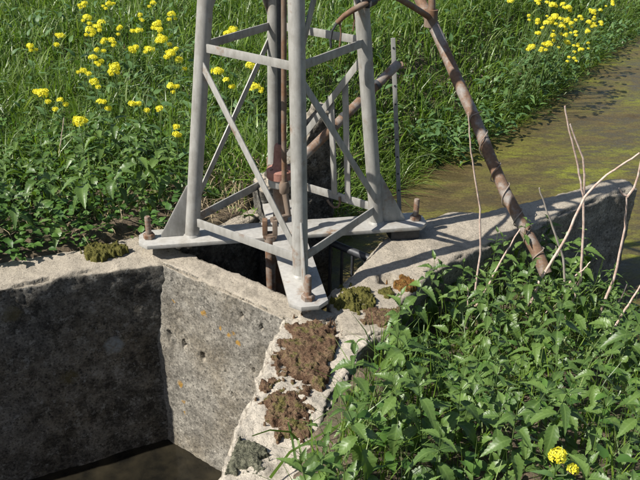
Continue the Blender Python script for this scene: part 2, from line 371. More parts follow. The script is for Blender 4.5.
def sheet(name, P, z, mt, res=None):
    me = bpy.data.meshes.new(name); me.from_pydata([(x, y, z) for x, y in P], [], [tuple(range(len(P)))]); me.update()
    o = link(name, me, mt); tag(o, kind='structure'); return o
sheet('ditch_water', [(.16, -.5), (.62, -.3), (1.6, -.3), (3.4, -1.3), (60, -24), (60, 78), (.2, 3), (.0, .3), (.35, .05)], ZW, M['ditch'])
sheet('pit_water', [(-.75, .0), (.12, -.75), (.30, -.6), (.36, .045), (.0, .3), (-.2, .55), (-.7, .3)], ZW-.02, M['darkwater'])
sheet('basin_water', [(-3.6, -1.6), (-.6, .0), (.15, -.75), (-.1, -3.2), (-3.9, -3.4)], ZB, M['darkwater'])

# ------------------------------------------------------------------ concrete
def solid(name, poly, zt, zb, voxel, mt, parent, amp=.010, fine=.004, chip=.02, fn=None, seed=0, tops=None):
    """prism -> even voxel skin -> worn and chipped surface; tops: optional z of each top corner"""
    n = len(poly)
    A = [(x, y, zb) for x, y in poly]+[(x, y, tops[i] if tops else zt) for i, (x, y) in enumerate(poly)]
    me = bpy.data.meshes.new(name); me.from_pydata(A, [], [tuple(range(n-1, -1, -1)), tuple(range(n, 2*n))]+[(i, (i+1) % n, n+(i+1) % n, n+i) for i in range(n)])
    bm = bmesh.new(); bm.from_mesh(me); bmesh.ops.recalc_face_normals(bm, faces=bm.faces); bm.to_mesh(me); bm.free()
    o = bpy.data.objects.new('tmp', me); COL.objects.link(o)
    md = o.modifiers.new('r', 'REMESH'); md.mode = 'VOXEL'; md.voxel_size = voxel
    dg = bpy.context.evaluated_depsgraph_get(); m2 = bpy.data.meshes.new_from_object(o.evaluated_get(dg))
    bpy.data.objects.remove(o); bpy.data.meshes.remove(me)
    k = len(m2.vertices); V = np.empty(k*3, np.float32); m2.vertices.foreach_get('co', V); V = V.reshape(-1, 3)
    Nn = np.empty(k*3, np.float32); m2.vertex_normals.foreach_get('vector', Nn); Nn = Nn.reshape(-1, 3)
    D = np.zeros(k)
    for i in range(k):
        p = Vector(V[i])+Vector((seed*3.1, 0, 0))
        nn = Nn[i]; edge = 1-max(abs(nn[0]*nn[0]+nn[1]*nn[1]), nn[2]*nn[2])   # >0 on rounded arrises
        D[i] = amp*noise.noise(p*5)+amp*.5*noise.noise(p*13)+fine*noise.noise(p*42)-chip*min(1, edge*3)*max(0, noise.noise(p*9)+.25)*1.6
    V2 = V+Nn*D[:, None]
    if fn: V2 = fn(V, Nn, V2)
    m2.vertices.foreach_set('co', V2.astype(np.float32).ravel()); m2.name = name
    m2.polygons.foreach_set('use_smooth', [True]*len(m2.polygons)); m2.update()
    return link(name, m2, mt, parent)

cul = empty('concrete_sluice', (0, -.3, ZS))
tag(cul, 'weathered grey concrete sluice walls and pit carrying the steel tower', 'sluice')
def lay(P, d): return [tuple(p) for p in P]
lw_back = [CORN+LN*.27+LD*.06, LWE+LN*.27]
def fold(V, Nn, V2):      # the corner with the head wall is a swept fold, deeper towards the top
    d = -((V[:, 0]-CORN[0])*LD[0]+(V[:, 1]-CORN[1])*LD[1]); f = (Nn @ np.array([-LN[0], -LN[1], 0]) > .5)
    wz = .03+.30*np.clip((V[:, 2]+.62)/.5, 0, 1); a = np.clip(1-d/wz, 0, 1.6)
    V2 = V2+np.where(f, a*wz*.22, 0)[:, None]*np.array([-LN[0], -LN[1], 0])
    return V2
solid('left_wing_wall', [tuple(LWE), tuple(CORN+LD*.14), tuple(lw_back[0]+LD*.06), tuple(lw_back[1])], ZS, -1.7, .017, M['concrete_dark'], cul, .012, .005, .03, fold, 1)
def on_head(px, py):
    r = ray(px, py); n3 = np.array([HN[0], HN[1], 0]); P0 = np.array([CORN[0], CORN[1], 0])
    return CAM+r*((P0-CAM) @ n3)/(r @ n3)
hole_pts = [(on_head(px, py), rr) for px, py, rr in ((169, 334, .017), (184, 344, .016), (203, 357, .018), (170, 339, .010), (262, 327, .012), (178, 318, .008), (241, 316, .012), (232, 395, .010), (172, 281, .008), (225, 372, .007), (254, 371, .011), (205, 300, .007))]
def pits(V, Nn, V2):
    face = Nn @ np.array([-HN[0], -HN[1], 0]) > .5
    for p, rr in hole_pts:
        e = (V-p); e[:, 2] *= .6; dd = np.linalg.norm(e, axis=1)
        V2 = V2+np.where(face, np.clip(1-(dd/rr)**2, 0, 1)**.5*rr*2.2, 0)[:, None]*np.array([HN[0], HN[1], 0])
    return V2
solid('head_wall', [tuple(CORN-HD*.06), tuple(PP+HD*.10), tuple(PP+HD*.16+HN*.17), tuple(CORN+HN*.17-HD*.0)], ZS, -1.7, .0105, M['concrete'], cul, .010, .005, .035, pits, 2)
wing_w = .36
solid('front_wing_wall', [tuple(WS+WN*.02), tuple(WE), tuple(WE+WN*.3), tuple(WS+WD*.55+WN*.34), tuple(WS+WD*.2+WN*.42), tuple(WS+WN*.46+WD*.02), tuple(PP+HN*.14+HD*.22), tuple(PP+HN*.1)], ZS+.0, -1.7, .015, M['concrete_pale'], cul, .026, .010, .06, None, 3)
hq = at(385, 279, ZS)
def socket(V, Nn, V2):
    k = (abs(V[:, 0]-hq[0]) < .034) & (abs(V[:, 1]-hq[1]) < .045) & (V[:, 2] > -.2)
    V2[k, 2] -= .09; return V2
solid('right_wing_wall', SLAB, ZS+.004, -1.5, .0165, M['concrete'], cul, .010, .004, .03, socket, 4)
# pit lining behind the tower and the pump pedestal
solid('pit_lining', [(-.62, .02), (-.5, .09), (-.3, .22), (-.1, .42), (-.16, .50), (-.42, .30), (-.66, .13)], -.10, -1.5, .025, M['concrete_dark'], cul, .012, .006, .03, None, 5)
pedA = aty(262, 214, .30); pedB = aty(334, 220, .46)
pd = np.array([pedB[0]-pedA[0], pedB[1]-pedA[1]]); pdn = np.array([-pd[1], pd[0]])/np.linalg.norm(pd)*.17
def pz(px, py, k): return float(aty(px, py, pedA[1]+(pedB[1]-pedA[1])*k)[2])
pp2 = [pedA[:2]+pd*k for k in (0, .36, .84, 1)]; tz = [pz(262, 190, 0), pz(290, 176, .36), pz(323, 108, .84), pz(334, 112, 1)]
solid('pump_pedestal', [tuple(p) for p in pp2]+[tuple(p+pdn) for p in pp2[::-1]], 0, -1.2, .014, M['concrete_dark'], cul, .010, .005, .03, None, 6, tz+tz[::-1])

# ------------------------------------------------------------------ the lattice tower
tower = empty('windmill_tower', (0, 0, 0))
tag(tower, 'grey galvanised four legged lattice tower of a small windmill over the pit', 'tower')
R0, R1, H1 = .5, .391, .993
AN = {'F': TH-math.pi/2, 'R': TH, 'B': TH+math.pi/2, 'L': TH+math.pi}
def leg(k, z): 
    r = R0+(R1-R0)*z/H1; return Vector((r*math.cos(AN[k]), r*math.sin(AN[k]), z))
for k in 'LRBF':
    lg = MB().tube([leg(k, z) for z in (-.005, .5, 1, 1.5, 2.2, 3.0)], .0375, 28)
    lo = link('leg', lg.mesh('leg', True), M['galv'], tower)
    d = Vector((math.cos(AN[k]), math.sin(AN[k]), 0)); s = Vector((-d.y, d.x, 0))
    a, b = leg(k, .002)+d*.03, leg(k, .285)+d*.03
    pl = [a-s*.004, a+d*.13-s*.004, a+d*.13+Vector((0, 0, .012))-s*.004, b+d*.012-s*.004, b-s*.004]
    link('gusset', MB().prism(pl, s*.008).mesh('gusset', bevel=.0015), M['galv'], lo)
    wd = MB().lathe(leg(k, 0), [(.046, .0), (.043, .006), (.038, .012)], 24)
    link('weld', wd.mesh('weld', True), M['galv'], lo)
# base cross: a through plate and two butted arms
def arm(name, k0, k1, r0, r1, h=.09):
    d = Vector((math.cos(AN[k1]), math.sin(AN[k1]), 0)); s = Vector((-d.y, d.x, 0)); c = .042
    pts = [d*r0-s*h, d*(r1-c)-s*h, d*r1-s*(h-c*1.15), d*r1+s*(h-c*1.15), d*(r1-c)+s*h, d*r0+s*h]
    if k0: pts = [d*-(r1-c)-s*h, d*(r1-c)-s*h, d*r1-s*(h-c*1.15), d*r1+s*(h-c*1.15), d*(r1-c)+s*h, d*-(r1-c)+s*h, d*-r1+s*(h-c*1.15), d*-r1-s*(h-c*1.15)]
    link(name, MB().prism([p+Vector((0, 0, -.022)) for p in pts], (0, 0, .022)).mesh(name, bevel=.002), M['plate'], tower)
arm('base_plate', 'L', 'R', -.78, .775)
arm('base_plate', None, 'F', .0925, .785)
arm('base_plate', None, 'B', .0925, .78)
for k in 'LRBF':
    d = Vector((math.cos(AN[k]), math.sin(AN[k]), 0)); c = d*.722
    bo = MB().lathe(c, [(.0155, -.06), (.0155, .118), (.013, .124)], 16)
    for z in np.arange(.03, .115, .006): pass
    bb = link('anchor_bolt', bo.mesh('anchor_bolt', True), M['bolt'], tower)
    hx = MB().lathe(c, [(.031, .0015), (.031, .022), (.027, .026)], 6); link('nut', hx.mesh('nut'), M['bolt'], bb)
link('packing_block', MB().bar(leg('R', 0)+Vector((math.cos(TH), math.sin(TH), 0))*.07+Vector((0, 0, -.058)), leg('R', 0)+Vector((math.cos(TH), math.sin(TH), 0))*.23+Vector((0, 0, -.058)), .13, .071, (-math.sin(TH), math.cos(TH), 0)).mesh('packing_block', bevel=.003), M['blackiron'], tower)
def outn(k0, k1):
    v = leg(k0, 0)+leg(k1, 0); v.z = 0; return v.normalized()
def brace(name, k0, z0, k1, z1, w_=.038, t=.007, off=.012, sh0=.02, sh1=.02):
    n_ = outn(k0, k1); a, b = leg(k0, z0), leg(k1, z1); d = (b-a).normalized()
    a, b = a+d*sh0+n_*off, b-d*sh1+n_*off
    link(name, MB().bar(a, b, w_, t, n_.cross(d)).mesh(name, bevel=.001), M['galv'], tower)
for k0, k1 in (('L', 'F'), ('F', 'R'), ('R', 'B'), ('B', 'L')):
    brace('horizontal_brace', k0, H1, k1, H1, .040, .008, .010)
    brace('horizontal_brace', k0, 1.95, k1, 1.95, .040, .008, .010)
    brace('base_tie', k0, .085, k1, .085, .046, .008, .006, .03, .03)
    brace('diagonal_brace', k0, H1-.055, k1, .12, .034, .007, .020)
for k0, k1 in (('L', 'B'), ('F', 'R')):
    brace('diagonal_brace', k0, H1+.05, k1, 1.90, .034, .007, .018)
    brace('diagonal_brace', k1, H1+.05, k0, 1.90, .034, .007, .027)
# two flat hangers between the back brace and its base tie
nb = outn('R', 'B')
for (x0, y0, x1, y1) in ((345, 80, 348, 199), (331, 96, 334.5, 194)):
    def onpl(px, py):
        r = ray(px, py); n3 = np.array(nb); P0 = np.array(leg('R', .5)+nb*.03); return CAM+r*((P0-CAM) @ n3)/(r @ n3)
    link('hanger_bar', MB().bar(onpl(x0, y0), onpl(x1, y1), .036, .007, nb.cross(Vector((0, 0, 1)))).mesh('hanger_bar', bevel=.001), M['galv'], tower)

# ------------------------------------------------------------------ pump and its linkage
pump = empty('pump', (0, .05, -.2)); tag(pump, 'rusty vertical pump shaft with red brown flange in the middle of the tower', 'pump')
fc = aty(280, 172, .10)
fx, fy, fz = fc
link('flange', MB().lathe((fx, fy, fz-.03), [(.068, 0), (.072, .004), (.072, .045), (.066, .052), (.045, .058), (.036, .08), (.030, .17), (.026, .185), (.02, .19)], 28).mesh('flange', True), M['redlead'], pump)
link('collar', MB().lathe((fx, fy, fz-.075), [(.060, 0), (.064, .01), (.064, .044)], 28).mesh('collar', True), M['plate'], pump)
link('riser_pipe', MB().lathe((fx, fy, -.9), [(.04, 0), (.04, .9+fz-.07)], 20).mesh('riser_pipe', True), M['rust'], pump)
for i in range(4):
    a = .6+i*math.pi/2; link('flange_bolt', MB().lathe((fx+.056*math.cos(a), fy+.056*math.sin(a), fz+.012), [(.009, 0), (.009, .018), (.006, .02)], 6).mesh('flange_bolt'), M['bolt'], pump)
link('shaft', MB().tube([(fx+.003, fy, fz+.15), (fx+.003, fy, 1.0), (fx+.003, fy, 3.0)], .012, 14).mesh('shaft', True), M['blackiron'], pump)
rod = empty('pump_rod', (0, -.05, 0)); tag(rod, 'long rusty pull rod hanging beside the pump shaft down to a forked clevis', 'rod')
p0 = aty(284.3, 185, -.04); p1 = aty(284, 5, -.04)
link('rod_pipe', MB().tube([(p0[0], p0[1], p0[2]), (p0[0], p0[1], .6), (p1[0], p1[1], 1.2), (p1[0], p1[1], 3.0)], .0135, 16).mesh('rod_pipe', True), M['rust'], rod)
link('lug', MB().lathe(p0-np.array([0, .0, .03]), [(.018, -.02), (.026, -.01), (.028, .03), (.02, .05)], 18).mesh('lug', True), M['rust'], rod)
cl = aty(270, 228, -.13)
q1 = Vector((p0[0]+.02, p0[1]-.03, cl[2]+.045)); q0 = Vector((cl[0]+.01, cl[1], cl[2]+.045))
link('lever_arm', MB().tube([q0, q1, (p0[0], p0[1]-.005, p0[2]-.02)], .017, 14).mesh('lever_arm', True), M['rust'], rod)
fk = MB()
for s in (-1, 1): fk.bar(cl+np.array([s*.026, 0, -.035]), cl+np.array([s*.026, 0, .05]), .042, .026, (0, 1, 0))
fk.bar(cl+np.array([-.036, 0, -.040]), cl+np.array([.036, 0, -.040]), .042, .026, (0, 1, 0))
link('clevis', fk.mesh('clevis', bevel=.003), M['rust'], rod)
link('pin', MB().tube([cl+np.array([-.045, 0, .02]), cl+np.array([.045, 0, .02])], .011, 12).mesh('pin', True), M['plate'], rod)
link('lower_rod', MB().tube([cl+np.array([0, 0, -.04]), cl+np.array([0, 0, -.13]), cl+np.array([.0, 0, -.7])], [.031, .028, .018], 14).mesh('lower_rod', True), M['bolt'], rod)

dp = empty('inclined_pipe', (0, .1, .3)); tag(dp, 'sloping half rusted pipe running from the pump past the right tower leg', 'pipe')
a_, b_ = Vector((fx+.03, fy+.02, fz-.02)), Vector(aty(398, 64, .62))
link('tube', MB().tube([a_.lerp(b_, k/6) for k in range(7)], .026, 18).mesh('tube', True), M['rustpipe'], dp)
for k in (.5, .80):
    c = a_.lerp(b_, k); dd = (b_-a_).normalized()
    link('band', MB().tube([c-dd*.012, c+dd*.012], .0285, 18).mesh('band', True), M['blackiron'], dp)
sb = empty('slotted_bar', tuple(aty(399, 214, .66))); tag(sb, 'thin upright slotted iron bar standing by the water right of the tower', 'bar')
s0, s1 = Vector(aty(399.5, 214, .66)), Vector(aty(393, 38, .66)); s0b = s0+(s0-s1).normalized()*.75
link('flat', MB().bar(s0b, s1, .026, .009, (1, 0, 0)).mesh('flat', bevel=.002), M['galv'], sb)
for i in range(9):
    c = s1.lerp(s0, .05+i*.1); link('hole_rivet', MB().lathe(c+Vector((0, -.0046, 0)), [(.006, 0), (.006, .002)], 10, (0, -1, 0)).mesh('hole_rivet'), M['blackiron'], sb)
cc = Vector(aty(397, 65, .65)); link('ring_clamp', MB().tube([cc+Vector((.034*math.cos(a), .034*math.sin(a)*.9, .012*math.sin(a*2))) for a in np.linspace(0, 6.2, 15)], .006, 8).mesh('ring_clamp', True), M['rust'], sb)
hk = MB().tube([aty(x, y, .2) for x, y in ((327.5, 200), (330, 204), (334, 207.5), (338, 207), (340, 203), (339.5, 197))], .007, 8)
tag(link('hook', hk.mesh('hook', True), M['rust']), 'small rusty hook hanging from the tie at the back of the tower', 'hook')

# trash rack between the pit and the ditch
rk = empty('trash_rack', tuple(at(376, 259, -.1))); tag(rk, 'black iron trash rack with a round top rail under the tower', 'rack')
ra, rb = Vector(aty(318, 237, .13)), Vector(aty(380, 263, -.13))
link('rail', MB().tube([ra, ra.lerp(rb, .5), rb], .021, 14).mesh('rail', True), M['blackiron'], rk)
for px in (331, 343, 353.5, 366):
    c = ra.lerp(rb, (px-318)/62.); link('bar', MB().tube([c, c-Vector((0, 0, .85))], .009, 8).mesh('bar', True), M['blackiron'], rk)

# leaning pole and arched lever
pole = empty('leaning_pole', tuple(at(537, 252, ZS))); tag(pole, 'long rusty grey pole wound with wire leaning up from the right wall', 'pole')
ppx = [(546, 274, -.09), (536, 250, .0), (522, 224, .10), (506, 194, .22), (491, 159, .36), (475, 119, .52), (459, 84, .68), (447, 56, .82), (433, 24, .97), (422, 4, 1.07), (408, -26, 1.22), (392, -66, 1.42)]
pts = [Vector(aty(*p)) for p in ppx]
link('shaft', MB().tube(pts, [.036, .036, .035, .034, .034, .034, .034, .033, .034, .033, .032, .031], 18, True, .03).mesh('shaft', True), M['rustpipe'], pole)
def along(P, u):
    u = min(max(u, 0), .9999)*(len(P)-1); i = int(u); return P[i].lerp(P[i+1], u-i)
wp = []
for i in range(150):
    u = .06+.40*i/149; c = along(pts, u); tdir = (along(pts, u+.02)-c).normalized(); a = i*.26+.6*math.sin(i*.13)
    e1 = tdir.cross(Vector((0, 1, 0))).normalized(); e2 = tdir.cross(e1); r = .040+.010*max(0, math.sin(i*.21))*random.random()
    wp.append(c+(e1*math.cos(a)+e2*math.sin(a))*r)
wp.append(wp[-1]+Vector((.05, -.02, .03)))
link('wire', MB().tube(wp, .0032, 6).mesh('wire', True), M['wire'], pole)
J = Vector(aty(431, 18, .965))
link('joint', MB().tube([J-Vector((.0, .0, .05)), J+Vector((0, 0, .05))], .04, 16).mesh('joint', True), M['rust'], pole)
link('stub', MB().tube([J, Vector(aty(432, 4, .97)), Vector(aty(431, -18, 1.0))], .022, 12).mesh('stub', True), M['rust'], pole)
lev = empty('arched_lever', tuple(aty(366, 3, -.06))); tag(lev, 'curved rusty lever bar crossing in front of the right tower leg', 'lever')
lp = [aty(*p) for p in ((337, 23, -.05), (344, 16, -.05), (353, 10, -.05), (366, 3, -.04), (376, -2, .05), (390, -6, .35), (402, 0, .6), (415, 8, .8), (429, 17, .94))]
link('rod', MB().tube(lp, [.012, .013, .014, .016, .017, .017, .018, .018, .018], 12).mesh('rod', True), M['rust'], lev)
link('collar', MB().tube([aty(367, 2.5, -.04), aty(373, -.5, .0)], .028, 14).mesh('collar', True), M['blackiron'], lev)
link('hanging_strip', MB().tube([aty(337, 23, -.05), aty(332, 31, -.05), aty(330.5, 40, -.05), aty(331, 48, -.05)], .006, 8).mesh('hanging_strip', True), M['blackiron'], lev)
for i, (x, y0, y1) in enumerate(((353.5, 11, 31), (340, 22, 47))):
    link('dangling_wire', MB().tube([aty(x, y0, -.05), aty(x+1, (y0+y1)/2, -.05), aty(x-.5, y1, -.05)], .004, 6).mesh('dangling_wire', True), M['rust'], lev)

# ------------------------------------------------------------------ moss
def ontop(x, y):
    wl = float(sdist(np.array([x]), np.array([y]), [tuple(WE), tuple(WS)])[0])
    return (-.31 < wl < -.035 and y < -.66) or bool(in_poly(np.array([x]), np.array([y]), SLAB)[0]) or (y > -.8 and .02 < x < .3 and (x-PP[0])*HN[0]+(y-PP[1])*HN[1] > -.0)
def moss(px, py, w_, h_, mt, label, ht=.03, z=None, rot=0, seed=0):
    """a crusty patch: fine height field kept only where a ragged mask says moss grows"""
    c = at(px, py, ZS+.004 if z is None else z)
    sc = FPX/np.dot(c-CAM, _F); rx, ry = w_/2/sc, h_/2/sc/(abs(_F[2])*1.05); st = max(.0035, min(rx, ry)/34)
    nx_, ny_ = int(rx*1.5/st), int(ry*1.5/st); idm = {}; V, F = [], []; Hm = {}
    for a in range(-nx_, nx_+1):
        for b in range(-ny_, ny_+1):
            x, y = a*st, b*st; d = math.hypot(x/rx, y/ry); q = Vector((x+seed*3.3, y, seed*.7))
            mk = 1.0-d+.75*noise.noise(q*14)+.45*noise.noise(q*34)+.25*noise.noise(q*80)
            if mk > 0 and d < 1.22 and (z is not None or ontop(c[0]+x, c[1]+y)):
                lump = 1-abs(noise.noise(q*42)); lump2 = 1-abs(noise.noise(q*95))
                Hm[a, b] = ht*.8*min(1, mk*1.6)**.6*(.25+.55*lump**2+.35*lump2**2+.25*noise.noise(q*20))+.002*noise.noise(q*330)
    for (a, b), h in Hm.items():
        jx, jy = noise.noise(Vector((a*.7, b*.7, seed)))*st*.6, noise.noise(Vector((a*.7, b*.7, seed+9)))*st*.6
        rim = not all((a+i_, b+k_) in Hm for i_ in (-1, 0, 1) for k_ in (-1, 0, 1))
        idm[a, b] = len(V); V.append((a*st+jx, b*st+jy, -.02 if rim else h))
    for (a, b) in Hm:
        if (a+1, b) in idm and (a+1, b+1) in idm and (a, b+1) in idm: F.append((idm[a, b], idm[a+1, b], idm[a+1, b+1], idm[a, b+1]))
    rnd = random.Random(seed); keys = list(Hm)
    for q in range(len(keys)//5):
        a, b = rnd.choice(keys); p = Vector((a*st+rnd.uniform(-1, 1)*st, b*st, Hm[a, b]-.002)); aa = rnd.uniform(0, 6.28); s = Vector((math.sin(aa), -math.cos(aa), 0))*.0014
        m0 = len(V); V += [tuple(p-s), tuple(p+s), tuple(p+Vector((rnd.uniform(-.8, .8), rnd.uniform(-.8, .8), 1))*rnd.uniform(.004, .011))]; F.append((m0, m0+1, m0+2))
    me = bpy.data.meshes.new('moss'); me.from_pydata(V, [], F); me.polygons.foreach_set('use_smooth', [True]*len(F)); me.update()
    o = link('moss_cushion', me, mt); o.location = c; o.rotation_euler.z = rot
    tag(o, label, 'moss', 'moss cushions on the concrete'); return o
moss(353, 300, 40, 23, M['moss_green'], 'round olive moss cushion on the slab beside the front tower foot', .05, seed=1)
moss(405, 284, 34, 15, M['moss_rust'], 'russet moss strip at the nettle edge of the slab', .03, seed=2)
moss(382, 316, 40, 22, M['moss_brown'], 'brown dry moss patch between olive cushion and nettles', .02, seed=3)
moss(387, 293, 17, 10, M['moss_green'], 'smallest olive moss tuft above the brown dry patch', .022, seed=4)
moss(308, 352, 78, 58, M['moss_brown'], 'largest brown moss patch at the end of the front tower foot', .03, seed=5)
moss(284, 407, 52, 40, M['moss_brown'], 'brown green moss patch halfway down the front wing wall', .03, seed=6)
moss(262, 386, 22, 16, M['moss_brown'], 'small dark moss patch on the inner edge of the front wing wall', .022, seed=7)
moss(243, 456, 46, 30, M['moss_grey'], 'grey green moss patch lowest on the front wing wall', .02, seed=8)
moss(104, 251, 44, 15, M['moss_green'], 'olive moss strip on the soil left of the left tower foot', .035, .0-.07, seed=9)
moss(302, 433, 26, 14, M['moss_brown'], 'little brown moss patch by the curved grass blades', .016, seed=10)

# ------------------------------------------------------------------ grass and other uncountable growth
def blades(P, L, W, lean, mt, name, label, cat, parent=None, droop=.55, az=None, az_spread=math.pi):
    n = len(P); a = RNG.uniform(-math.pi, math.pi, n) if az is None else az+RNG.normal(0, az_spread, n)
    d = np.stack([np.cos(a), np.sin(a), 0*a], 1); tw = a+math.pi/2+RNG.normal(0, .6, n); s = np.stack([np.cos(tw), np.sin(tw), 0*a], 1)
    lv = []; up = np.array([0, 0, 1.])
    for k, (u, wf) in enumerate(((0, .75), (.3, 1), (.62, .8), (1, 0))):
        h = (u-droop*lean*u*u*.9)*L; o = lean*(u**1.7)*L
        c = P+d*o[:, None]+up*h[:, None]
        lv.append((c, s*(W*wf*.5)[:, None]))
    V = np.stack([lv[0][0]-lv[0][1], lv[0][0]+lv[0][1], lv[1][0]-lv[1][1], lv[1][0]+lv[1][1], lv[2][0]-lv[2][1], lv[2][0]+lv[2][1], lv[3][0]], 1).reshape(-1, 3)
    b = np.arange(n)[:, None]*7
    Q = np.concatenate([b+np.array([0, 1, 3, 2]), b+np.array([2, 3, 5, 4])]); T = b+np.array([4, 5, 6])
    o = link(name, np_mesh(name, V, Q, T), mt, parent); tag(o, label, cat, kind='stuff'); return o

CONC = [SLAB, [tuple(LWE), tuple(CORN), tuple(CORN+LN*.26), tuple(LWE+LN*.26)], [tuple(WS), tuple(WE), tuple(WE+WN*.34), tuple(WS+WN*.5), (.25, -.62)], [tuple(CORN), tuple(PP), tuple(HB1), tuple(HB0)], PIT, BASIN]
def free(x, y):
    k = np.ones(len(x), bool)
    for P in CONC: k &= ~in_poly(x, y, P)
    return k
def scatter(n, x0, x1, y0, y1, dens):
    x = RNG.uniform(x0, x1, n); y = RNG.uniform(y0, y1, n)
    k = free(x, y) & (RNG.random(n) < dens(x, y)); x, y = x[k], y[k]
    return np.stack([x, y, hgt(x, y)-.01], 1)
def dfar(x, y):
    s = sdist(x, y, SHORE); d = sstep(-.1, .1, s)
    d *= 1-.92*np.exp(-(((x+.25)/.55)**2+((y-.35)/.5)**2))       # trodden soil behind the tower
    d *= np.where((y < .75-.25*x*0) & (x < -.5), .25, 1)
    d *= np.where((x > .2) & (y < 2.3) & (s < .5), .45, 1)
    # keep to what the camera sees, with a margin
    px = (x-CAM[0])/(y+CD); d *= (px > -.62) & (px < .66)
    return d
Pn = scatter(26000, -3.6, 2.2, .3, 3.2, dfar)
n = len(Pn); clump = .75+.35*wav(Pn[:, 0], Pn[:, 1], 4.3, 5)+.2*wav(Pn[:, 0], Pn[:, 1], 11, 1)
blades(Pn, RNG.uniform(.16, .40, n)*np.clip(clump, .4, 1.4), RNG.uniform(.005, .0125, n), np.clip(RNG.normal(.55, .3, n), .05, 1.25), M['grass'], 'meadow_grass', 'tall bright green grass on the bank behind the tower', 'grass')
Pf = scatter(110000, -7, 9, 3.2, 14, dfar)
n = len(Pf); clump = .8+.3*wav(Pf[:, 0], Pf[:, 1], 3.1, 2)+.25*wav(Pf[:, 0], Pf[:, 1], 9, 3)
blades(Pf, RNG.uniform(.2, .5, n)*np.clip(clump, .4, 1.4), RNG.uniform(.008, .018, n), np.clip(RNG.normal(.55, .3, n), .05, 1.25), M['grass'], 'far_meadow_grass', 'long grass in the distance along the far side of the ditch', 'grass')
# fringe hanging over the water
e = []
SH = np.array(SHORE[:9])
for i in range(len(SH)-1):
    n_ = int(np.hypot(*(SH[i+1]-SH[i]))*300); u = RNG.random(n_)[:, None]; q_ = SH[i]*(1-u)+SH[i+1]*u; t_ = (SH[i+1]-SH[i])/np.hypot(*(SH[i+1]-SH[i]))
    q_ = q_+np.array([-t_[1], t_[0]])*RNG.uniform(.05, .42, n_)[:, None]; keep = RNG.random(n_) < (.35 if i < 2 else 1.0); e.append(q_[keep])
e = np.concatenate(e); e = e[free(e[:, 0], e[:, 1])]; n = len(e)
Pe = np.stack([e[:, 0], e[:, 1], hgt(e[:, 0], e[:, 1])-.01], 1)
blades(Pe, RNG.uniform(.18, .5, n), RNG.uniform(.005, .011, n), np.clip(RNG.normal(.7, .3, n), .1, 1.4), M['grass'], 'bank_edge_grass', 'grass leaning over the water along the ditch edge', 'grass', None, .75, math.radians(-34), .9)
def dnear(x, y):
    sn = sstep(-.9, -.6, hgt(x, y))*in_poly(x, y, NEAR); px = (x-CAM[0])/(y+CD)
    return sn*(x > -.35)*(px < .62)*(y > -2.75)*np.where(sdist(x, y, [tuple(WE), tuple(WS)]) < 0, 1, 0)*(.55+.45*wav(x, y, 3.3, 7))
Pq = scatter(15000, -.5, 3.2, -2.75, .3, dnear); n = len(Pq)
blades(Pq, RNG.uniform(.14, .36, n), RNG.uniform(.003, .007, n), np.clip(RNG.normal(.5, .3, n), .05, 1.2), M['grass'], 'bank_grass', 'grass growing among the front nettles', 'grass')
# broad arching blades that stand out of the meadow
Pa = scatter(11000, -4.5, 6, .6, 8.5, dfar); n = len(Pa)
blades(Pa, RNG.uniform(.22, .48, n), RNG.uniform(.010, .019, n), np.clip(RNG.normal(.75, .3, n), .15, 1.4), M['grass'], 'broad_meadow_grass', 'broad arching grass blades standing out of the meadow', 'grass', None, .7)
Pc = scatter(700, -.15, .9, -2.3, -1.25, lambda x, y: np.where(sdist(x, y, [tuple(WE), tuple(WS)]) < -.28, .8*np.exp(-((sdist(x, y, [tuple(WE), tuple(WS)])+.36)/.16)**2), 0)); n = len(Pc)
blades(Pc, RNG.uniform(.2, .42, n), RNG.uniform(.005, .010, n), np.clip(RNG.normal(.6, .3, n), .1, 1.3), M['grass'], 'wing_side_grass', 'tuft of bright grass at the foot of the front wing wall', 'grass', None, .6)
# dry litter
def dlit(x, y):
    s = sdist(x, y, SHORE); return np.maximum(np.exp(-(((x+.25)/.6)**2+((y-.4)/.5)**2)), .45*np.exp(-((s-.15)/.25)**2)*(y < 4))+.25*np.exp(-(((x+1.0)/.5)**2+((y-.05)/.2)**2))
Pl = scatter(17000, -1.6, 2.6, -.1, 3.6, dlit); n = len(Pl); Pl[:, 2] += RNG.uniform(.005, .04, n)
blades(Pl, RNG.uniform(.06, .24, n), RNG.uniform(.002, .0055, n), RNG.uniform(.7, 1.3, n), M['straw'], 'dry_litter', 'dry straw and dead stems on the soil behind the tower', 'litter', None, .8)

# ------------------------------------------------------------------ leaves
def leaf_geo(length, width, n=9, teeth=True, fold_=.25, droop=.35, twist=0):
    """toothed pointed leaf in the xy plane, base at 0, tip towards +y"""
    V, F = [], []
    for i in range(n+1):
        u = i/n; prof = min(1, (u/.26)**.6)*(1 if u < .26 else (1-((u-.26)/.74)**1.25))
        y = u*length; zc = -droop*length*u*u+.03*length*math.sin(u*5)
        hw = width/2*prof
        tooth = (.12*hw+.0010) if (teeth and i % 2 == 1 and 0 < u < .97) else 0
        for s in (-1, -.5, 0, .5, 1):
            hwx = (hw+tooth)*abs(s); ff = .12*hw*math.sin(i*1.9+s*3) if abs(s) == 1 else 0
            V.append((math.copysign(hwx, s) if s else 0, y+(tooth*.8 if abs(s) == 1 else 0)-(.10*length*abs(s)*(1-u) if i < 3 else 0), zc+fold_*hw*abs(s)+ff))
    for i in range(n):
        for k in range(4): F.append((i*5+k, i*5+k+1, (i+1)*5+k+1, (i+1)*5+k))
    return V, F
LEAFV = []
for i in range(7):
    V, F = leaf_geo(.088, .038+.004*(i % 3), 19, True, .25+.18*(i % 3), .15+.2*(i % 4))
    me = bpy.data.meshes.new('nettle_leaf'); me.from_pydata(V, [], F); me.polygons.foreach_set('use_smooth', [True]*len(F)); me.update(); me.materials.append(M['nettle']); LEAFV.append(me)
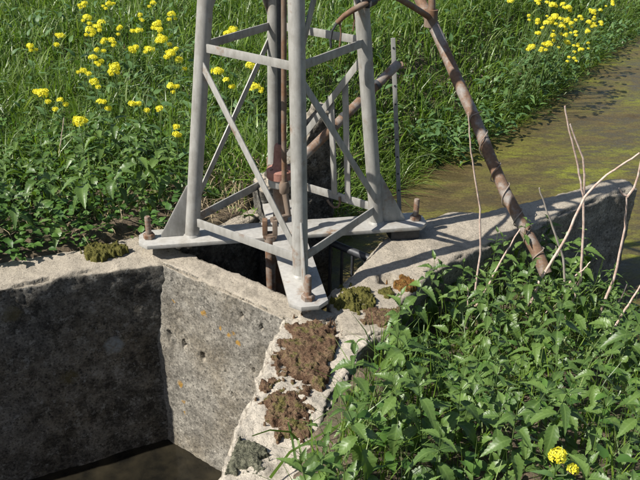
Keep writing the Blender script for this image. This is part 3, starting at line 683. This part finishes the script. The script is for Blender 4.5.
def stem_mesh(h, r0, r1, bend, mt, name='stem', n=7, seg=6):
    P = [(bend*(k/seg)**2*h, .3*bend*math.sin(k)*.05, h*k/seg) for k in range(seg+1)]
    me = MB().tube(P, [r0+(r1-r0)*k/seg for k in range(seg+1)], n).mesh(name, True); me.materials.append(mt); return me
STEMS = [stem_mesh(1.0, .0045, .0022, b, M['stem']) for b in (.0, .12, .22)]
def nettle(loc, h, label, group, rs, npairs=None, size=1.0):
    rt = empty('nettle_plant', loc); tag(rt, label, 'nettle', group); rt.rotation_euler.z = rs.uniform(0, 6.28)
    b = rs.randrange(3); bend = (.0, .12, .22)[b]
    s = bpy.data.objects.new('stem', STEMS[b]); COL.objects.link(s); s.parent = rt; s.scale = (h, 1, h) if b == 0 else (h, 1, h)
    s.scale = (h, h*.9+.1, h)
    npairs = npairs or max(3, int(h/.062)); top = rs.uniform(0, 3)
    for k in range(npairs):
        u = 1-(k/npairs)*.72; z = h*u-.004; xo = bend*u*u*h
        lsz = size*(.38+.75*min(1, k/2.6))*rs.uniform(.85, 1.15)*(1 if k < 5 else .85)
        el = math.radians(50-21*min(k, 4)+rs.uniform(-20, 20))
        for s_ in (0, math.pi):
            if k > 4 and rs.random() < .35: continue
            o = bpy.data.objects.new('leaf', rs.choice(LEAFV)); COL.objects.link(o); o.parent = rt
            a = top+k*math.pi/2+s_+rs.uniform(-.3, .3); pet = .012*lsz
            o.location = (xo+pet*math.cos(a+math.pi/2), pet*math.sin(a+math.pi/2), z)
            o.rotation_euler = (el+rs.uniform(-.2, .2), rs.uniform(-.3, .3), a); o.scale = (lsz,)*3
    return rt
rs = random.Random(5)
def ok1(x, y): return bool(free(np.array([x]), np.array([y]))[0])
pl = []
def try_add(x, y, dmin):
    if all((x-a)**2+(y-b)**2 > dmin*dmin for a, b in pl): pl.append((x, y)); return True
    return False
def wing_side(x, y): return float(sdist(np.array([x]), np.array([y]), [tuple(WE), tuple(WS)])[0])
def hg(x, y): return float(hgt(np.array([x]), np.array([y]))[0])
def NIN(x, y): return bool(in_poly(np.array([x]), np.array([y]), NEAR)[0])
NL = 'leafy green stinging nettle in the dense clump at lower right'
k = 0
for _ in range(6000):
    x, y = rs.uniform(-.2, 2.4), rs.uniform(-2.35, .35)
    if not ok1(x, y) or wing_side(x, y) > -.31 or hg(x, y) < -.8 or not NIN(x, y) or (x-CAM[0])/(y+CD) > .60: continue
    if not try_add(x, y, .118): continue
    zz = float(hgt(np.array([x]), np.array([y]))[0]); h = rs.uniform(.18, .50)
    zl = ('leafy green stinging nettle at the front edge of the right slab, behind the other nettles', 'nettles along the slab') if y > -.62 and x < 1.15 else \
         ('green stinging nettle low against the dark face of the right wing wall', 'nettles under the right wing wall') if y > -.62 else \
         ('leafy green stinging nettle beside the mossy front wing wall', 'nettles beside the front wing wall') if wing_side(x, y) > -.62 else \
         ('large leaved green stinging nettle nearest the camera at the bottom of the picture', 'nettles nearest the camera') if y < -1.55 else \
         ('leafy green stinging nettle in the middle of the dense clump at lower right', 'nettles in the middle of the front clump')
    nettle((x, y, zz-.01), h, zl[0], zl[1], rs, size=rs.uniform(.8, 1.15))
    k += 1
print('front nettles', k)
NB = 'dark green stinging nettle behind the left concrete wall'
pl = []; k = 0
for _ in range(4000):
    x, y = rs.uniform(-2.6, -.5), rs.uniform(-.5, 1.25)
    bd = float(sdist(np.array([x]), np.array([y]), [tuple(LWE-LD*3), tuple(CORN+LD*2)])[0])
    if bd < .29 or not ok1(x, y) or y > 1.15+.1*x or (x > -.75 and y < .35) or (x-CAM[0])/(y+CD) < -.55: continue
    if not try_add(x, y, .15): continue
    nettle((x, y, float(hgt(np.array([x]), np.array([y]))[0])-.01), rs.uniform(.22, .46), NB if x < -1.0 else 'stinging nettle between the left tower leg and the grassy bank', 'nettles behind the left wall', rs, size=rs.uniform(.95, 1.3)); k += 1
print('back nettles', k)

def merged(name, VF, mats_, mt, label, cat):
    V, F = VF; V = np.array(V); F = np.array(F); n = len(mats_)
    A = np.einsum('nij,kj->nki', mats_[:, :3, :3], V)+mats_[:, None, :3, 3]
    o = link(name, np_mesh(name, A.reshape(-1, 3), (np.arange(n)[:, None, None]*len(V)+F[None]).reshape(-1, 4)), mt); tag(o, label, cat, kind='stuff'); return o
def leaf_mats(P, zlo, zhi, slo, shi, el=(.0, .6)):
    out = []
    for p in P:
        R_ = Matrix.Rotation(RNG.uniform(0, 6.28), 4, 'Z') @ Matrix.Rotation(RNG.uniform(*el), 4, 'X') @ Matrix.Rotation(RNG.uniform(-.4, .4), 4, 'Y')
        out.append(np.array(Matrix.Translation((p[0], p[1], p[2]+RNG.uniform(zlo, zhi))) @ R_ @ Matrix.Scale(RNG.uniform(slo, shi), 4)))
    return np.array(out)
# undergrowth below the nettles
Pu = scatter(2600, -.5, 3.0, -2.75, .3, lambda x, y: np.where(dnear(x, y) > 0, .8, 0))
merged('front_undergrowth', leaf_geo(.075, .05, 6, True, .2, .2), leaf_mats(Pu, .01, .2, .5, 1.0), M['nettle_dark'], 'low leaves filling the ground under the front nettles', 'undergrowth')
Pb = scatter(4200, -3, -.45, -.3, 1.7, lambda x, y: np.where((y < 1.5) & (x < -.55), .85, .0))
merged('back_undergrowth', leaf_geo(.06, .04, 6, True, .2, .2), leaf_mats(Pb, .01, .2, .45, 1.0), M['nettle_dark'], 'low leaves filling the ground under the left nettles', 'undergrowth')
Pw = scatter(17000, -5, 7, 1.0, 9, lambda x, y: dfar(x, y)*.5*sstep(-.1, .5, wav(x, y, 1.9, 8)+.35))
merged('meadow_weeds', leaf_geo(.075, .034, 5, False, .15, .3), leaf_mats(Pw, .05, .34, .6, 1.5, (-.2, 1.0)), M['weed'], 'broad leaved weeds mixed into the bank grass', 'weeds')

sl = RNG.uniform(0, 1, 2600); ii = RNG.integers(1, 8, 2600); sp_ = SH[ii-1]*(1-sl[:, None])+SH[ii]*sl[:, None]; tt = SH[ii]-SH[ii-1]; tt /= np.hypot(tt[:, 0], tt[:, 1])[:, None]
sp_ = sp_+np.stack([-tt[:, 1], tt[:, 0]], 1)*RNG.uniform(-.12, .5, 2600)[:, None]; kk = (wav(sp_[:, 0], sp_[:, 1], 4.1, 2) > -.35) & (sp_[:, 1] > 2.7); sp_ = sp_[kk]
Pv = np.stack([sp_[:, 0], sp_[:, 1], np.maximum(hgt(sp_[:, 0], sp_[:, 1]), ZW)], 1)
merged('bank_weeds', leaf_geo(.075, .032, 5, False, .15, .3), leaf_mats(Pv, .02, .34, .6, 1.5, (-.4, .9)), M['weed'], 'leafy weeds overhanging the ditch along the far bank', 'weeds')
so_ = RNG.uniform(0, 1, 420); Pk = LWE*(1-so_[:, None])+CORN*so_[:, None]+LN*RNG.uniform(.2, .34, 420)[:, None]; Pk = Pk[Pk[:, 0] < -.98]
merged('wall_top_leaves', leaf_geo(.06, .04, 6, True, .2, .2), leaf_mats(np.stack([Pk[:, 0], Pk[:, 1], 0*Pk[:, 0]-.07], 1), .01, .12, .5, 1.0, (-.3, .5)), M['nettle_dark'], 'small leaves hanging over the top of the left wall', 'leaves')
# dock leaves behind the tower
def dock(px, py, n_, sz, label, seed):
    r = random.Random(seed); p = at(px, py, -.05); p[2] = float(hgt(p[0:1], p[1:2])[0])
    rt = empty('dock_plant', tuple(p)); tag(rt, label, 'plant')
    V, F = leaf_geo(.16*sz, .07*sz, 9, False, .2, .3)
    me = bpy.data.meshes.new('leaf'); me.from_pydata(V, [], F); me.polygons.foreach_set('use_smooth', [True]*len(F)); me.materials.append(M['dock']); me.update()
    for i in range(n_):
        o = bpy.data.objects.new('leaf', me); COL.objects.link(o); o.parent = rt
        o.rotation_euler = (r.uniform(.35, 1.1), r.uniform(-.2, .2), i*2.4+r.uniform(-.4, .4)); o.scale = (r.uniform(.7, 1.1),)*3; o.location = (0, 0, .0)
dock(217, 190, 6, 1.0, 'broad leaved plant just right of the left tower leg', 1)
dock(250, 205, 5, .9, 'broad leaved plant in front of the pale pump block', 2)
dock(232, 165, 5, .8, 'broad leaved plant between the crossing braces', 3)
dock(330, 105, 7, 1.1, 'broad leaved plant seen through the right side of the tower', 4)
dock(425, 60, 7, 1.2, 'broad leaved plant in the grass beside the slotted bar', 5)

# ------------------------------------------------------------------ yellow flowering mustard
def cluster_mesh(seed, rad=.034, nf=34):
    r = random.Random(seed); V, F = [], []
    for i in range(nf):
        u = (i+.5)/nf; ph = i*2.39996; el = math.asin(1-1.15*u); 
        c = Vector((math.cos(el)*math.cos(ph), math.cos(el)*math.sin(ph), math.sin(el)*.75))*rad*r.uniform(.7, 1.25)
        nn = c.normalized(); t1 = nn.orthogonal().normalized(); t2 = nn.cross(t1); a0 = r.uniform(0, 1.5); L = r.uniform(.009, .0125)
        for k in range(4):
            a = a0+k*math.pi/2; d = t1*math.cos(a)+t2*math.sin(a); s = t1*-math.sin(a)+t2*math.cos(a); n0 = len(V)
            V += [tuple(c), tuple(c+d*L*.7-s*L*.45+nn*.003), tuple(c+d*L*1.25+nn*.001), tuple(c+d*L*.7+s*L*.45+nn*.003)]; F.append((n0, n0+1, n0+2, n0+3))
    me = bpy.data.meshes.new('flower_cluster'); me.from_pydata(V, [], F); me.materials.append(M['petal']); me.update(); return me
CLU = [cluster_mesh(i, r, n) for i, (r, n) in enumerate(((.027, 22), (.022, 17), (.031, 27), (.018, 12)))]
V_, F_ = leaf_geo(.11, .04, 7, True, .15, .35); LM = bpy.data.meshes.new('leaf'); LM.from_pydata(V_, [], F_); LM.polygons.foreach_set('use_smooth', [True]*len(F_)); LM.materials.append(M['weed']); LM.update()
def mustard(px, py, ztop, label, group, r, big=1.0):
    p = at(px, py, ztop); root = np.array(p)
    if py < 200 and px > 440:
        while sdist(p[0:1], p[1:2], SHORE)[0] < -.05 and ztop > -.4: ztop -= .02; p = at(px, py, ztop)
        root = np.array(p)
        for _ in range(40):
            if sdist(root[0:1], root[1:2], SHORE)[0] > .16: break
            root = root+np.array([-.83, .56, 0])*.02
    g_ = float(hgt(root[0:1], root[1:2])[0]); h = p[2]-g_
    rt = empty('mustard_plant', (root[0], root[1], g_)); tag(rt, label, 'flower', group)
    off = Vector((p[0]-root[0], p[1]-root[1], 0))
    if off.length > .01:
        link('stem', MB().tube([Vector((0, 0, 0)), off*.25+Vector((0, 0, h*.5)), off*.6+Vector((0, 0, h*.8)), off+Vector((0, 0, h))], [.004, .0035, .003, .002], 6).mesh('stem', True), M['stem'], rt, False)
    else:
        s = bpy.data.objects.new('stem', STEMS[0]); COL.objects.link(s); s.parent = rt; s.scale = (1, 1, h)
    c = bpy.data.objects.new('flower_cluster', r.choice(CLU)); COL.objects.link(c); c.parent = rt; c.location = (off.x, off.y, h); c.scale = (big*r.uniform(.85, 1.25),)*3
    c.rotation_euler = (r.uniform(-.35, .35), r.uniform(-.35, .35), r.uniform(0, 6))
    for _b in range(r.choice((1, 2, 2, 3))):
        a = r.uniform(0, 6.28); q0 = off*.5+Vector((0, 0, h*.72)); rr_ = r.uniform(.03, .06); q1 = off*.9+Vector((rr_*math.cos(a), rr_*math.sin(a), h-r.uniform(-.015, .06)))
        b = MB().tube([q0, q0.lerp(q1, .5)+Vector((.008*math.cos(a), .008*math.sin(a), -.01)), q1], .0018, 5).mesh('branch', True); link('branch', b, M['stem'], rt, False)
        c = bpy.data.objects.new('flower_cluster', CLU[3]); COL.objects.link(c); c.parent = rt; c.location = q1; c.scale = (big*r.uniform(.7, 1.1),)*3
    for i in range(4):
        o = bpy.data.objects.new('leaf', LM); COL.objects.link(o); o.parent = rt; o.location = (0, 0, h*(.25+.15*i)); o.rotation_euler = (r.uniform(.3, .9), 0, i*2.4+r.uniform(-.5, .5)); o.scale = (r.uniform(.6, 1.1),)*3
r_ = random.Random(21)
left = [(30, 46), (42, 94), (60, 100), (84, 4), (109, 4), (87, 18), (90, 31), (101, 23), (98, 27), (111, 40), (97, 50), (93, 58), (83, 71), (94, 82), (100, 102), (115, 68), (120, 27), (139, 31), (157, 25), (160, 30), (162, 40), (153, 3), (172, 14), (179, 60), (176, 49), (171, 87), (159, 109), (176, 127), (80, 122), (131, 49), (61, 36), (150, 50), (171, 54), (233, 30), (217, 72), (226, 80), (254, 88), (229, 34), (250, 66), (140, 15), (104, 40), (138, 104)]
for x, y in left:
    lb = ('yellow flowering mustard plant seen through the left side of the tower', 'mustard seen through the tower') if x > 205 else \
         ('outlying yellow mustard plant in the grass at far left', 'outlying mustard at far left') if x < 70 else \
         ('yellow flowering mustard plant in the dense patch at upper left', 'mustard patch at upper left') if x < 125 else \
         ('yellow mustard plant between the dense patch and the left tower leg', 'mustard beside the left tower leg')
    if (x, y) == (176, 127): lb = ('lowest yellow mustard plant close beside the left tower leg', 'mustard beside the left tower leg')
    if (x, y) == (80, 122): lb = ('lowest yellow mustard plant of the dense patch at upper left', 'mustard patch at upper left')
    mustard(x, y, .42 if y < 60 else .36, lb[0], lb[1], r_)
right = [(122, 5), (195, 62), (228, 5), (290, 20), (267, 92), (285, 75), (300, 65), (330, 18), (352, 30), (365, 95), (350, 78), (345, 88), (325, 105), (342, 143), (292, 142), (230, 80), (232, 135), (205, 190), (272, 175), (263, 200), (348, 170), (392, 176), (402, 200), (432, 172), (376, 233), (382, 128), (430, 128), (450, 105), (435, 88), (482, 40), (452, 47), (483, 90), (400, 68), (530, 12), (456, 75), (295, 70), (270, 180), (355, 34)]
for x, y in right:
    X, Y = 480+x/4, y/4
    lb = 'yellow mustard plant leaning over the water at the edge of the far bank' if y > 165 else 'yellow mustard plant standing alone left of the far bank patch' if x < 240 else 'yellow flowering mustard plant in the patch on the far ditch bank'
    mustard(X, Y, .30, lb, 'mustard on the far bank', r_, .95)
mustard(558, 456, .26, 'single yellow flower head among the front nettles', None, r_, .8)

# ------------------------------------------------------------------ dry stalks
def stalk(P, Y, r, label, mt='stalk', branches=(), down=True, lean=0):
    pts = [Vector(aty(x, y, Y+lean*i/len(P))) for i, (x, y) in enumerate(P)]       # from the top down
    if down:
        d = (pts[-1]-pts[-2]).normalized(); d = (d+Vector((0, 0, -.6))).normalized(); g0 = pts[-1]
        for _ in range(60):
            if g0.z <= float(hgt(np.array([g0.x]), np.array([g0.y]))[0])-.01: break
            g0 = g0+d*.02
        if (g0-pts[-1]).length > .01: pts.append(g0)
    fine = []
    for i in range(len(pts)-1):
        for k in range(4): fine.append(pts[i].lerp(pts[i+1], k/4)+Vector((random.uniform(-1, 1), random.uniform(-1, 1), 0))*.0025)
    fine.append(pts[-1]); n = len(fine)
    rt = empty('dry_stalk', tuple(pts[-1])); tag(rt, label, 'stalk', 'dry stalks')
    link('stem', MB().tube(fine, [r*(.45+.55*i/(n-1)) for i in range(n)], 9).mesh('stem', True), M[mt], rt)
    for B, br in branches:
        bp = [Vector(aty(x, y, Y)) for x, y in B]; link('branch', MB().tube(bp, [br*(1-.4*i/(len(bp)-1)) for i in range(len(bp))], 7).mesh('branch', True), M[mt], rt)
stalk([(468, 112), (470, 140), (473, 166), (480, 209), (480.5, 254), (473, 306), (460, 346)], -.42, .0062, 'thin pinkish dry stalk rising left of the leaning pole foot')
stalk([(565, 106), (569, 130), (578, 166), (583, 196), (584, 231), (580, 280), (570, 310), (563, 335)], -.25, .0085, 'tall pale dry stalk with a forked top over the right wall', branches=[([(584, 194), (584.5, 175), (583, 158), (575, 138), (570, 124)], .006)])
stalk([(640, 153), (623, 164), (606, 175), (584, 197), (565, 239), (540, 280), (520, 330), (512, 390)], -.45, .0085, 'long dry stalk bending right across the wall top')
stalk([(627, 196), (625, 227), (614, 280), (602, 308), (590, 345)], -.1, .010, 'stout pale stalk with a Y shaped top by the wall end', branches=[([(627, 196), (622, 194), (619, 188)], .006), ([(627, 197), (634, 188), (638, 176), (641, 160)], .007)])
stalk([(539, 188), (546, 208), (554, 231), (563, 258), (565, 285), (565, 330)], -.3, .0075, 'grey dead stalk leaning left in front of the wall face', 'greystalk', branches=[([(561, 250), (557, 256), (556, 246)], .004)])
stalk([(520, 229), (501, 261), (487, 288), (473, 310), (463, 335)], -.35, .0075, 'slanting pinkish stalk just below the leaning pole foot')
stalk([(627, 284), (615, 310), (606, 330)], -.3, .007, 'short stalk among leaves below the wall end')
stalk([(641, 285), (625, 310), (600, 355), (588, 378)], -.5, .009, 'thick pale stalk at the right edge')
stalk([(468, 288), (468, 310), (466, 330)], -.55, .006, 'short upright stub beside the thin pinkish stalk')
stalk([(576, 282), (566, 295), (554, 306), (540, 318)], -.3, .005, 'small arched twig below the forked stalk')
stalk([(64, 118), (61, 140), (58, 162), (56, 190)], .95, .005, 'thin dry stalk in the grass at upper left')
stalk([(590, 262), (583, 270), (572, 278), (560, 300)], -.35, .006, 'small broken stalk leaning on the forked stalk')

# curved blades by the front wing wall
cb = []
for P_ in ([(305, 470), (298, 440), (290, 432), (270, 430), (252, 436)], [(296, 462), (292, 438), (288, 422)], [(270, 478), (290, 452), (318, 436), (340, 424)], [(310, 475), (322, 440), (345, 420), (360, 416)], [(330, 478), (338, 450), (352, 432)]):
    mbb = MB(); Q_ = [Vector(at(x, y, -.06+.05*i)) for i, (x, y) in enumerate(P_)]; V, F = [], []
    for i, p in enumerate(Q_):
        t_ = (Q_[min(i+1, len(Q_)-1)]-Q_[max(0, i-1)]).normalized(); s = t_.cross(Vector(_F)).normalized()*(.0055*(1-i/len(Q_)*.8)); V += [p-s, p+s]
    F = [(2*i, 2*i+1, 2*i+3, 2*i+2) for i in range(len(Q_)-1)]; cb.append((V, F))
mbb = MB()
for V, F in cb: mbb.add(V, F)
tag(link('wing_wall_grass', mbb.mesh('wing_wall_grass', True), M['grass']), 'few long curved grass blades over the front wing wall', 'grass', kind='stuff')
